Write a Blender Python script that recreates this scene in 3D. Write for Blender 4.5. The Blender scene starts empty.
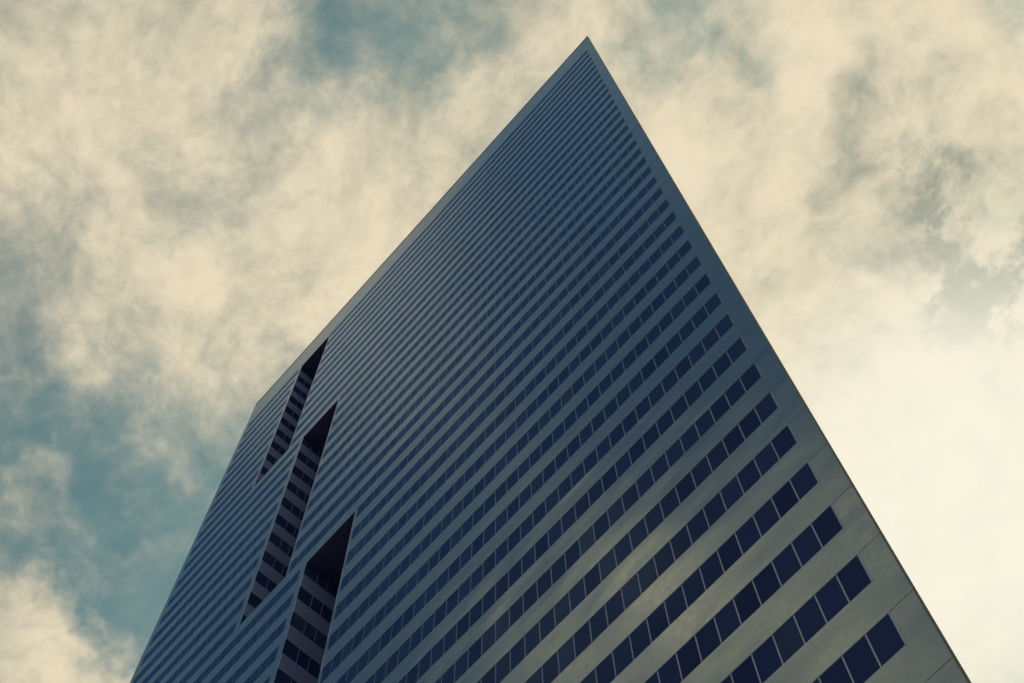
import bpy, bmesh, math, random
from mathutils import Vector, Matrix
random.seed(4)
S = bpy.context.scene
COL = S.collection

# ------------------------------------------------------------------ camera
ZA = 38.602 + 1.6                       # height of the window heads of row 0 above the ground
CAMP = Vector((6.603, -22.576, 1.6))
FPX = 1454.0
PITCH, YAW, ROLL = math.radians(72.3145), math.radians(-45.9081), math.radians(-2.1828)
fw = Vector((math.cos(PITCH)*math.sin(YAW), math.cos(PITCH)*math.cos(YAW), math.sin(PITCH)))
rt = Vector((math.cos(YAW), -math.sin(YAW), 0)); up = rt.cross(fw)
R_ = rt*math.cos(ROLL) + up*math.sin(ROLL)
U_ = -rt*math.sin(ROLL) + up*math.cos(ROLL)
cam = bpy.data.objects.new("camera", bpy.data.cameras.new("camera"))
COL.objects.link(cam)
M = Matrix((R_, U_, -fw)).transposed().to_4x4(); M.translation = CAMP
cam.matrix_world = M
cam.data.sensor_width = 36.0; cam.data.lens = FPX*36/1024
cam.data.clip_start = 0.1; cam.data.clip_end = 20000
S.camera = cam

def px(p):
    d = Vector(p) - CAMP; z = d.dot(fw)
    return 512 + FPX*d.dot(R_)/z, 341.5 - FPX*d.dot(U_)/z
def ray(x, y):
    return (fw + R_*((x-512)/FPX) - U_*((y-341.5)/FPX)).normalized()

# ------------------------------------------------------------------ nodes
def mat(name):
    m = bpy.data.materials.new(name); m.use_nodes = True
    nt = m.node_tree; b = nt.nodes["Principled BSDF"]
    return m, nt, b
class G:
    """small node helper"""
    def __init__(s, nt): s.nt = nt
    def n(s, t, **kw):
        o = s.nt.nodes.new(t)
        for k, v in kw.items(): setattr(o, k, v)
        return o
    def put(s, sock, v):
        if isinstance(v, bpy.types.NodeSocket): s.nt.links.new(v, sock)
        else: sock.default_value = v
    def math(s, op, a, b=0.0, c=0.0, clamp=False):
        o = s.n("ShaderNodeMath", operation=op, use_clamp=clamp)
        s.put(o.inputs[0], a); s.put(o.inputs[1], b); s.put(o.inputs[2], c)
        return o.outputs[0]
    def vec(s, op, a, b=(0, 0, 0)):
        o = s.n("ShaderNodeVectorMath", operation=op)
        s.put(o.inputs[0], a); s.put(o.inputs[1], b)
        return o.outputs["Value"] if op in ("DOT_PRODUCT", "LENGTH") else o.outputs[0]
    def noise(s, v, scale, detail=4, rough=.5, dist=0.0):
        o = s.n("ShaderNodeTexNoise")
        s.put(o.inputs["Vector"], v); s.put(o.inputs["Scale"], scale)
        s.put(o.inputs["Detail"], detail); s.put(o.inputs["Roughness"], rough); s.put(o.inputs["Distortion"], dist)
        return o.outputs["Fac"], o.outputs["Color"]
    def step(s, v, a, b):
        o = s.n("ShaderNodeMapRange", interpolation_type="SMOOTHSTEP")
        s.put(o.inputs[0], v); s.put(o.inputs[1], a); s.put(o.inputs[2], b)
        return o.outputs[0]
    def mix(s, f, a, b, blend="MIX"):
        o = s.n("ShaderNodeMix", data_type="RGBA", blend_type=blend)
        s.put(o.inputs[0], f); s.put(o.inputs[6], a); s.put(o.inputs[7], b)
        return o.outputs[2]

def metal_panel(name, col, col2, rough, metallic, bump, edge=(1, 1, 1, 1)):
    m, nt, b = mat(name); g = G(nt)
    pos = g.n("ShaderNodeNewGeometry").outputs["Position"]
    st = g.vec("MULTIPLY", pos, (.16, .16, .45))
    f, _ = g.noise(st, 1.0, 3, .5)
    f2, _ = g.noise(pos, 3.0, 6, .65)
    c = g.mix(g.step(f, .3, .7), col, col2)
    c = g.mix(g.math("MULTIPLY", g.step(f2, .45, .75), .18), c, (col[0]*.6, col[1]*.6, col[2]*.55, 1))
    nt.links.new(c, b.inputs["Base Color"])
    b.inputs["Metallic"].default_value = metallic
    b.inputs["Specular Tint"].default_value = edge
    nt.links.new(g.math("MULTIPLY_ADD", f2, .12, rough-.06), b.inputs["Roughness"])
    w, _ = g.noise(g.vec("MULTIPLY", pos, (.3, .3, .4)), 1.0, 1, .5, .2)
    bp = g.n("ShaderNodeBump"); bp.inputs["Strength"].default_value = 1.0
    bp.inputs["Distance"].default_value = bump
    nt.links.new(w, bp.inputs["Height"]); nt.links.new(bp.outputs[0], b.inputs["Normal"])
    return m

M_PANEL = metal_panel("aluminium_panel", (.145, .20, .28, 1), (.16, .215, .29, 1), .18, .9, .045, (.47, .57, .72, 1))
M_TRIM = metal_panel("dark_trim", (.10, .115, .11, 1), (.12, .13, .12, 1), .5, .5, .02)
M_FRAME = metal_panel("frame_metal", (.30, .33, .45, 1), (.33, .36, .48, 1), .4, .92, .01, (.07, .14, .28, 1))
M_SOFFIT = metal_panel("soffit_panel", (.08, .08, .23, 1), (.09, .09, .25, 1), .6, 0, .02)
M_RECESS = metal_panel("recess_panel", (.25, .235, .43, 1), (.28, .26, .47, 1), .5, .0, .05)

def glass():
    m, nt, b = mat("blue_glass"); g = G(nt)
    pos = g.n("ShaderNodeNewGeometry").outputs["Position"]
    cell = g.n("ShaderNodeVectorMath", operation="FLOOR")
    g.put(cell.inputs[0], g.vec("MULTIPLY", g.vec("ADD", pos, (WB_OFF, 0, CELLZ)), (1/WB, 0.2, 1/FH)))
    wn = g.n("ShaderNodeTexWhiteNoise"); nt.links.new(cell.outputs[0], wn.inputs["Vector"])
    v = wn.outputs["Value"]
    c = g.mix(v, (.026, .036, .115, 1), (.044, .058, .165, 1))
    # a few rooms with drawn blinds read a touch paler behind the glass
    c = g.mix(g.math("MULTIPLY", g.step(v, .93, .97), .35), c, (.06, .075, .11, 1))
    nt.links.new(c, b.inputs["Base Color"])
    b.inputs["Roughness"].default_value = .3
    b.inputs["Specular IOR Level"].default_value = 0
    # each pane sits a hair out of true
    vv = g.vec("SUBTRACT", wn.outputs["Color"], (.5, .5, .5))
    sc = g.n("ShaderNodeVectorMath", operation="SCALE"); nt.links.new(vv, sc.inputs[0]); sc.inputs[3].default_value = .012
    nn = g.n("ShaderNodeNewGeometry").outputs["Normal"]
    nv = g.vec("NORMALIZE", g.vec("ADD", nn, sc.outputs[0]))
    # solar-control coating: mirror reflection tinted blue, growing towards grazing angles
    gl = g.n("ShaderNodeBsdfGlossy"); gl.inputs["Color"].default_value = (.15, .34, .72, 1); gl.inputs["Roughness"].default_value = .1
    nt.links.new(nv, gl.inputs["Normal"])
    fr = g.n("ShaderNodeFresnel"); fr.inputs["IOR"].default_value = 1.45
    mx = g.n("ShaderNodeMixShader")
    nt.links.new(g.math("MINIMUM", g.math("MAXIMUM", g.math("MULTIPLY_ADD", fr.outputs[0], .9, -.105), .003), .34), mx.inputs[0])
    nt.links.new(b.outputs[0], mx.inputs[1]); nt.links.new(gl.outputs[0], mx.inputs[2])
    nt.links.new(mx.outputs[0], nt.nodes["Material Output"].inputs["Surface"])
    return m

# ------------------------------------------------------------------ dimensions (metres)
FH = 3.9                 # floor to floor
WB = 0.9725              # window bay
GAP = 1.0578             # corner to first window
HW = 1.89              # window height
TOP = ZA + 158.37        # roof line
LEN = 69.94              # front facade length
NB = 70                  # window bays on the front
KTOP, KBOT = 38, -8      # rows of windows
WB_OFF = GAP; CELLZ = HW - ZA % FH + .5*(FH-HW)
M_GLASS = glass()
DEPTH = 26.0             # plan depth
RX = -24.0               # where the sharp right corner's far end lies
SLOTS = [                # bays right/left, top row (its head), bottom row (its sill)
    (52.25, 58.2, 38, 28), (43.3, 49.2, 27, 17), (34.3, 40.2, 16, 6)]
SD = 7.8                 # recess depth
TH = .30                 # cladding thickness
head = lambda k: ZA + k*FH
sill = lambda k: head(k) - HW
bx = lambda j: -GAP - j*WB

class MB:
    def __init__(s): s.v = []; s.f = []; s.m = []
    def box(s, x0, x1, y0, y1, z0, z1, mi=0):
        if x1 <= x0 or y1 <= y0 or z1 <= z0: return
        n = len(s.v)
        s.v += [(x0, y0, z0), (x1, y0, z0), (x1, y1, z0), (x0, y1, z0), (x0, y0, z1), (x1, y0, z1), (x1, y1, z1), (x0, y1, z1)]
        for q in ((0, 3, 2, 1), (4, 5, 6, 7), (0, 1, 5, 4), (1, 2, 6, 5), (2, 3, 7, 6), (3, 0, 4, 7)):
            s.f.append(tuple(n+i for i in q)); s.m.append(mi)
    def prism(s, pts, z0, z1, mi=0):
        n = len(s.v); c = len(pts)
        s.v += [(x, y, z0) for x, y in pts] + [(x, y, z1) for x, y in pts]
        s.f.append(tuple(n+i for i in reversed(range(c)))); s.m.append(mi)
        s.f.append(tuple(n+c+i for i in range(c))); s.m.append(mi)
        for i in range(c):
            j = (i+1) % c
            s.f.append((n+i, n+j, n+c+j, n+c+i)); s.m.append(mi)
    def slab(s, a, b, d0, d1, z0, z1, mi=0):
        """box along the segment a-b, from d0 to d1 to the right-hand (outer) side"""
        a = Vector(a); b = Vector(b); t = (b-a).normalized(); nrm = Vector((t.y, -t.x))
        p = [a+nrm*d0, b+nrm*d0, b+nrm*d1, a+nrm*d1]
        s.prism([(q.x, q.y) for q in reversed(p)], z0, z1, mi)
    def mesh(s, name, mats):
        me = bpy.data.meshes.new(name); me.from_pydata(s.v, [], s.f)
        for m in mats: me.materials.append(m)
        me.polygons.foreach_set("material_index", s.m)
        bm = bmesh.new(); bm.from_mesh(me); bmesh.ops.recalc_face_normals(bm, faces=bm.faces); bm.to_mesh(me); bm.free()
        me.update(); return me
    def build(s, name, mats, parent=None, loc=(0, 0, 0)):
        o = bpy.data.objects.new(name, s.mesh(name, mats)); COL.objects.link(o)
        o.location = loc
        if parent: o.parent = parent
        return o

# ------------------------------------------------------------------ ground
m, nt, b = mat("asphalt"); g = G(nt)
pos = g.n("ShaderNodeNewGeometry").outputs["Position"]
f, _ = g.noise(pos, .4, 6, .6)
nt.links.new(g.mix(f, (.045, .045, .045, 1), (.075, .072, .068, 1)), b.inputs["Base Color"]); b.inputs["Roughness"].default_value = .9
M_ASPH = m
m, nt, b = mat("granite_paving"); g = G(nt)
br = g.n("ShaderNodeTexBrick"); pos = g.n("ShaderNodeNewGeometry").outputs["Position"]
g.put(br.inputs["Vector"], pos); br.inputs["Scale"].default_value = 1.0
br.inputs["Color1"].default_value = (.17, .16, .15, 1); br.inputs["Color2"].default_value = (.14, .135, .13, 1)
br.inputs["Mortar"].default_value = (.12, .11, .1, 1); br.inputs["Mortar Size"].default_value = .01
br.inputs["Brick Width"].default_value = 1.2; br.inputs["Row Height"].default_value = .6
nt.links.new(br.outputs[0], b.inputs["Base Color"]); b.inputs["Roughness"].default_value = .75
M_PAVE = m
gb = MB(); gb.v = [(-6000, -6000, 0), (6000, -6000, 0), (6000, 6000, 0), (-6000, 6000, 0)]; gb.f = [(0, 1, 2, 3)]; gb.m = [0]
gr = gb.build("ground", [M_ASPH]); gr["kind"] = "structure"
pb = MB(); pb.box(-110, 45, -42, 60, -.2, .13)
pv = pb.build("pavement", [M_PAVE]); pv["kind"] = "structure"

# ------------------------------------------------------------------ the tower
T = bpy.data.objects.new("office_tower", None); COL.objects.link(T)
T.location = (0, 0, 0)
T["label"] = "sharp cornered grey office tower with navy window rows and three dark stepped recesses"
T["category"] = "office tower"

# body behind the cladding, notched where the recesses are
def plan(notch=None):
    y = TH + .02
    p = [(-LEN+.05, y)]
    if notch:
        a, c = notch
        p += [(a, y), (a, SD), (c, SD), (c, y)]
    x_on_right = RX*(y/DEPTH)
    p += [(x_on_right-.45, y), (RX-.35, DEPTH-.3), (-LEN+.3, DEPTH-.3), (-LEN+.3, y+.25)]
    return p
core = MB()
zcuts = [0.13, sill(6), head(16), sill(17), head(27), sill(28), head(38), TOP-1.2]
notches = [None, 2, None, 1, None, 0, None]
for i in range(7):
    n = notches[i]
    if n is None: core.prism(plan(), zcuts[i], zcuts[i+1])
    else:
        r, l, kt, kb = SLOTS[n]
        core.prism(plan((bx(l)-.3, bx(r)+.3)), zcuts[i], zcuts[i+1])
core.build("wall", [M_TRIM], T)

# front cladding: one spandrel band per floor, with the plain corner panel beside the row above it
def segs(z0, z1):
    """x ranges of the front face left free by the recesses between two heights"""
    zm = .5*(z0+z1); out = []; x = -LEN
    for r, l, kt, kb in sorted(SLOTS, key=lambda s: -s[1]):
        if sill(kb) < zm < head(kt):
            out.append((x, bx(l)-.15)); x = bx(r)+.15
    out.append((x, -TRIM)); return out
TRIM = .06
JG = .03
def row_spans(k):
    """runs of bays [(j_right, j_left)] of the windows of row k"""
    zm = head(k)-.5*HW; cur = [(0, NB)]
    for r, l, kt, kb in SLOTS:
        if sill(kb) < zm < head(kt):
            cur = [(0, int(math.floor(r-.02))), (int(math.ceil(l+.02)), NB)]
    return cur
def row_piers(k, mb, z0, z1):
    """solid cladding beside the windows of row k"""
    sp = row_spans(k)
    mb.box(bx(0), -TRIM, 0, TH, z0+JG, z1)
    mb.box(-LEN, bx(NB), 0, TH, z0+JG, z1)
    if len(sp) > 1:
        slot = [s for s in SLOTS if sill(s[3]) < head(k)-.5*HW < head(s[2])][0]
        mb.box(bx(slot[0]), bx(sp[0][1]), 0, .1, z0, z1)
        mb.box(bx(sp[1][0]), bx(slot[1]), 0, .1, z0, z1)
for k in range(KBOT-1, KTOP):
    mb = MB()
    z0, z1 = head(k), sill(k+1)
    if k == KBOT-1: z0 = z1 - 1.2
    for a, c in segs(z0, z1):
        x1 = min(c, bx(0)) if c == -TRIM else c
        x0 = max(a, bx(NB)) if a == -LEN else a
        mb.box(x0, x1, 0, TH, z0, z1)
    mb.box(bx(0), -TRIM, 0, TH, z0+JG, z1)
    mb.box(-LEN, bx(NB), 0, TH, z0+JG, z1)
    row_piers(k+1, mb, z1-JG, head(k+1))
    mb.build("spandrel", [M_PANEL], T)
# parapet
mb = MB(); mb.box(-LEN, -TRIM, 0, TH, head(KTOP), TOP-.55)
par = mb.build("parapet", [M_PANEL], T)
mb = MB(); mb.prism([(0, -.02), (-.6, TH+.3), (-LEN-.02, TH+.3), (-LEN-.02, -.02)], TOP-.55, TOP)
mb.build("coping", [M_TRIM], par)
# sharp right-hand corner trim and left corner trim
mb = MB(); mb.prism([(0, -.004), (-TRIM, -.004), (-TRIM, TH), (-TRIM-.1, TH), (-.2, .303), (0, .02)], .13, TOP-.552)
mb.build("corner_trim", [M_TRIM], T)
mb = MB(); mb.box(-LEN-.12, -LEN, .004, TH+.4, .13, TOP-.552)
mb.build("corner_trim", [M_TRIM], T)

# lobby base
for j in range(0, NB, 7):
    mb = MB()
    x1 = bx(j)+.2 if j else -TRIM
    mb.box(x1-1.1, x1, .01, TH, .13, head(KBOT-1)+HW-.7)
    mb.build("column_base", [M_PANEL], T)
mb = MB()
for j in range(0, NB-7, 7): mb.box(bx(j+7)+.2, bx(j)-.9, .12, .2, .13, head(KBOT-1)+HW-.7)
mb.build("lobby_glazing", [M_GLASS], T)

# the other faces, banded like the front
right = [(0.0, 0.02), (RX, DEPTH)]; back = [(RX, DEPTH), (-LEN, DEPTH)]; left = [(-LEN, DEPTH), (-LEN, .75)]
om = MB()
for a, c in (right, back, left):
    t = (Vector(c)-Vector(a)).normalized()
    a2 = Vector(a)+t*.7; c2 = Vector(c)-t*.02
    for k in range(KBOT-1, KTOP+1):
        z1 = sill(k+1) if k < KTOP else TOP-.56
        om.slab(a2, c2, -.25, 0, max(.13, head(k)), z1)
om.build("side_cladding", [M_PANEL], T)

# windows
MU = .056
YP = .008
def frame_mb(j0, n_right, x, z, mb, mi=0):
    """mullion on the left of the bay, head bar; a right jamb on the bay beside the corner"""
    mb.box(x-WB/2-MU/2, x-WB/2+MU/2, .003, YP+.06, z-HW, z, mi)
    r = x+WB/2-MU/2
    mb.box(x-WB/2+MU/2, r, .005, YP+.06, z-.02, z, mi)
    mb.box(x-WB/2+MU/2, r, .005, YP+.06, z-HW, z-HW+.015, mi)
    mb.box(x-WB/2-MU/2, r, -.008, -.001, z+.001, z+.05, mi)
    if n_right:
        mb.box(r+MU/2+.001, r+MU/2+.05, -.008, -.001, z-HW, z+.05, mi)
        mb.box(r, r+MU/2, .003, YP+.06, z-HW, z, mi)
def pane_mb(x, z, mb, mi=0):
    mb.box(x-WB/2+MU/2, x+WB/2-MU/2, YP, YP+.03, z-HW+.015, z-.02, mi)
cand = []
for k in range(KBOT, KTOP+1):
    for jr, jl in row_spans(k):
        for j in range(jr, jl):
            x = bx(j)-WB/2; z = head(k)
            c = [px((x+dx*WB/2, 0, z-HW*t)) for dx, t in ((-1, 0), (1, 0), (1, 1), (-1, 1))]
            ar = abs(sum(c[i][0]*c[(i+1) % 4][1]-c[(i+1) % 4][0]*c[i][1] for i in range(4)))/2
            cx = sum(q[0] for q in c)/4; cy = sum(q[1] for q in c)/4
            vis = 0 < cx < 1024 and 0 < cy < 680
            cand.append((ar if vis else 0, k, j, j == jr, x, z))
cand.sort(reverse=True)
big, rest = cand[:100], cand[100:]
fm = {}
for flag in (False, True):
    q = MB(); frame_mb(0, flag, 0, 0, q); fm[flag] = q.mesh("window", [M_FRAME])
q = MB(); pane_mb(0, 0, q); pm = q.mesh("pane", [M_GLASS])
for ar, k, j, edge, x, z in big:
    w = bpy.data.objects.new("window", fm[edge]); COL.objects.link(w); w.parent = T; w.location = (x, 0, z)
    p = bpy.data.objects.new("pane", pm); COL.objects.link(p); p.parent = w
q = MB()
for ar, k, j, edge, x, z in rest:
    frame_mb(j, edge, x, z, q, 0); pane_mb(x, z, q, 1)
for a, c in (right, back, left):
    t = (Vector(c)-Vector(a)).normalized()
    for k in range(KBOT, KTOP+1):
        q.slab(Vector(a)+t*.9, Vector(c)-t*.2, -.2, -.1, sill(k), head(k), 1)
ro = q.build("window", [M_FRAME, M_GLASS], T); ro["kind"] = "stuff"

# recesses
for r, l, kt, kb in SLOTS:
    xr, xl = bx(r), bx(l); z0, z1 = sill(kb), head(kt)
    mb = MB()
    for k in range(kb-1, kt):           # bands of the side wall, above each window row of the row below
        a, c = head(k), sill(k+1)
        if k == kb-1: continue
        mb.box(xl-.15, xl, .002, SD-.25, a, c)
        mb.box(xr, xr+.15, .002, SD-.25, a, c)
        mb.box(xl, xr, SD-.25, SD, a, c)
    rec = mb.build("recess", [M_RECESS], T)
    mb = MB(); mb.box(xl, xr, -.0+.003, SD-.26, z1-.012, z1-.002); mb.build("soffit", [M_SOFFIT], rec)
    mb = MB(); mb.box(xl, xr, -.0+.003, SD-.26, z0+.002, z0+.012); mb.build("ledge", [M_RECESS], rec)
    for k in range(kb, kt+1):
        mb = MB()
        a, c = sill(k), head(k)
        mb.box(xl-.14, xl-.04, .1, SD-.3, a, c, 1)
        mb.box(xr+.04, xr+.14, .1, SD-.3, a, c, 1)
        mb.box(xl, xr, SD-.19, SD-.05, a, c, 1)
        y = TH+.02+.9
        while y < SD-.4:
            mb.box(xl-.045, xl-.02, y-.03, y+.03, a, c, 0); mb.box(xr+.02, xr+.045, y-.03, y+.03, a, c, 0)
            y += WB
        mb.build("window", [M_RECESS, M_GLASS], rec)

# ------------------------------------------------------------------ sun and sky
sd = ray(985, 505)
el = math.asin(sd.z); az = math.atan2(sd.x, sd.y)
print("SUN", math.degrees(el), math.degrees(az), sd)
sl = bpy.data.lights.new("sun", "SUN"); sl.energy = 2.2; sl.angle = math.radians(.53); sl.color = (1, .95, .86)
so = bpy.data.objects.new("sun", sl); COL.objects.link(so); so.location = (0, 0, 260)
so.rotation_euler = (-sd).to_track_quat("-Z", "Y").to_euler()

W = bpy.data.worlds.new("World"); S.world = W; W.use_nodes = True
nt = W.node_tree; g = G(nt); bg = nt.nodes["Background"]
sky = g.n("ShaderNodeTexSky", sky_type="NISHITA", sun_disc=False, sun_elevation=el, sun_rotation=az)
d = g.vec("NORMALIZE", g.n("ShaderNodeTexCoord").outputs["Generated"])
sp = g.n("ShaderNodeSeparateXYZ"); nt.links.new(d, sp.inputs[0])
iz = g.math("DIVIDE", 1.0, g.math("MAXIMUM", sp.outputs["Z"], .12))
sc = g.n("ShaderNodeVectorMath", operation="SCALE"); nt.links.new(d, sc.inputs[0]); nt.links.new(iz, sc.inputs[3])
cp = sc.outputs[0]                                        # where the ray meets the cloud layer
_, bw = g.noise(d, 16, 4, .6)
dq = g.vec("NORMALIZE", g.vec("ADD", d, g.vec("MULTIPLY", g.vec("SUBTRACT", bw, (.5, .5, .5)), (.13, .13, .04))))
def blob(dirv, rad, amp):                                 # a thicker or thinner region of the cloud layer
    c = g.vec("DOT_PRODUCT", dq, tuple(dirv))
    return g.math("MULTIPLY", g.step(c, math.cos(rad), 1.0), amp)
def deg(p): return p/FPX
_, warp = g.noise(cp, 7, 4, .55)
wv = g.vec("MULTIPLY", g.vec("SUBTRACT", warp, (.5, .5, .5)), (.07, .07, 0))
cw = g.vec("ADD", cp, wv)
n1, _ = g.noise(cw, 4.2, 9, .58, .15)
n2, _ = g.noise(g.vec("ADD", cw, (3.1, 7.7, 1.3)), 11, 8, .62)
so_ = Vector((sd.x/sd.z - fw.x/fw.z, sd.y/sd.z - fw.y/fw.z, 0)).normalized()*.03
n1b, _ = g.noise(g.vec("ADD", cw, tuple(so_)), 4.2, 9, .58, .15)
n4, _ = g.noise(g.vec("ADD", cw, (9.2, 4.1, 2.7)), 70, 5, .6, .2)
n3, _ = g.noise(g.vec("ADD", cp, (1.7, 2.2, 5.3)), 30, 6, .65, .3)
def centred(n, amp): return g.math("MULTIPLY", g.math("SUBTRACT", n, .5), amp)
cov = g.math("ADD", g.math("ADD", centred(n1, 1.25), centred(n2, 1.0)), g.math("ADD", g.math("ADD", centred(n3, .55), centred(n4, .3)), .95))
BL = [((345, -5), 130, -.66), ((285, 65), 90, -.35), ((450, 25), 110, -.3), ((190, 145), 150, -.5), ((60, 150), 90, -.15), ((0, 225), 130, -.5),
      ((70, 300), 130, -.2), ((25, 430), 130, -.85), ((160, 520), 210, -.75), ((225, 600), 160, -.6), ((80, 590), 140, -.62),
      ((45, 490), 65, .95), ((130, 548), 60, .6), ((205, 560), 60, .25), ((70, 600), 45, .4), ((10, 655), 95, .85), ((105, 690), 75, .55), ((90, 30), 260, .55), ((130, 370), 130, .15),
      ((1000, 225), 80, -.45), ((980, 345), 55, -.3), ((705, 0), 80, -.45), ((1020, 0), 60, -.5), ((785, 65), 70, -.25), ((420, 200), 170, .15),
      ((820, 250), 330, .18), ((940, 470), 330, .3)]
for p, r, a in BL: cov = g.math("ADD", cov, blob(ray(*p), deg(r), a))
# unseen clear sky, cut at the frame edges for blue reflections; warm cloud added
ny = g.math("MULTIPLY", sp.outputs["Y"], -1.0)
n_top = (U_ - fw*.236).normalized(); n_left = (-R_ - fw*.355).normalized()
clear = g.math("MAXIMUM", g.step(g.vec("DOT_PRODUCT", d, tuple(n_top)), .0, .045), g.step(g.vec("DOT_PRODUCT", d, tuple(n_left)), .0, .07))
clear = g.math("MULTIPLY", clear, g.step(ny, .0, .1))
added_bank = g.math("MULTIPLY", g.step(ny, .29, .42), g.math("MULTIPLY", g.step(sp.outputs["Z"], .74, .80), g.math("SUBTRACT", 1.0, g.step(sp.outputs["Z"], .885, .93))))
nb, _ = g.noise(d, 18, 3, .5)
warm_spots = g.math("MULTIPLY", g.step(nb, .42, .70), .22)
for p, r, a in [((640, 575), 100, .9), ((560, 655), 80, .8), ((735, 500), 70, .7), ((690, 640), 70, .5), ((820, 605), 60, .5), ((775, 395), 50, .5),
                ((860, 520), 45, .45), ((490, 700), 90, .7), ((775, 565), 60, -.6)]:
    q = ray(*p); warm_spots = g.math("ADD", warm_spots, blob(Vector((q.x, -q.y, q.z)), deg(r*.72), a))  # warm spots added in the mirror directions of chosen facade points
mask = g.math("MULTIPLY_ADD", g.step(cov, -.42, 1.12), .80, .16)
mask = g.math("MAXIMUM", g.math("MULTIPLY", mask, g.math("SUBTRACT", 1.0, g.math("MULTIPLY", clear, .72))), added_bank)
# sunlit thin parts are pale, thick parts grey
sunc = g.vec("DOT_PRODUCT", d, tuple(sd))
glow = g.math("POWER", g.step(sunc, math.cos(math.radians(13)), 1.0), 1.6)
wide = g.step(sunc, math.cos(math.radians(38)), 1.0)
shade = g.math("ADD", centred(n1, .9), g.math("ADD", centred(n2, .8), centred(n3, .5)))
shade = g.math("ADD", shade, g.math("MULTIPLY", wide, .2))
shade = g.math("ADD", shade, g.math("MULTIPLY", g.math("SUBTRACT", n1, n1b), 1.6))   # sides towards the sun are brighter
shade = g.math("ADD", shade, centred(n4, .4))
torn = g.math("MULTIPLY", g.step(n2, .38, .60), g.step(n3, .34, .60))
for p, q, a in [((995, 230), 110, -.85), ((980, 345), 75, -.6), ((880, 160), 110, -.35)]:      # torn grey knots in the bright cloud
    shade = g.math("ADD", shade, g.math("MULTIPLY", torn, blob(ray(*p), deg(q), a), 0))
lo = (3.6, 3.65, 2.9, 1); hi = (8.7, 7.5, 5.4, 1)
ccol = g.mix(g.step(shade, -.42, .50), lo, hi)
ccol = g.mix(g.math("MULTIPLY", glow, .8), ccol, (10.2, 9.6, 8.1, 1))
ccol = g.mix(added_bank, ccol, g.mix(g.math("MINIMUM", g.math("MAXIMUM", warm_spots, 0.0), 1.0), (3.4, 3.9, 3.2, 1), (55, 34, 12.5, 1)))   # unseen cloud added so the lower facade mirrors warm patches
tint = g.mix(1.0, sky.outputs[0], (.39, .80, .59, 1), "MULTIPLY")
tint = g.mix(clear, tint, g.mix(1.0, sky.outputs[0], (.60, 1.12, .86, 1), "MULTIPLY"))
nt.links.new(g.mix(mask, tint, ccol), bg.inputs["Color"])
bg.inputs["Strength"].default_value = .1

# ------------------------------------------------------------------ output
S.view_settings.view_transform = "Standard"; S.view_settings.look = "None"
S.view_settings.exposure = 0.0; S.view_settings.gamma = 1.0; S.view_settings.use_curve_mapping = False
S.cycles.use_denoising = True
S.render.film_transparent = False
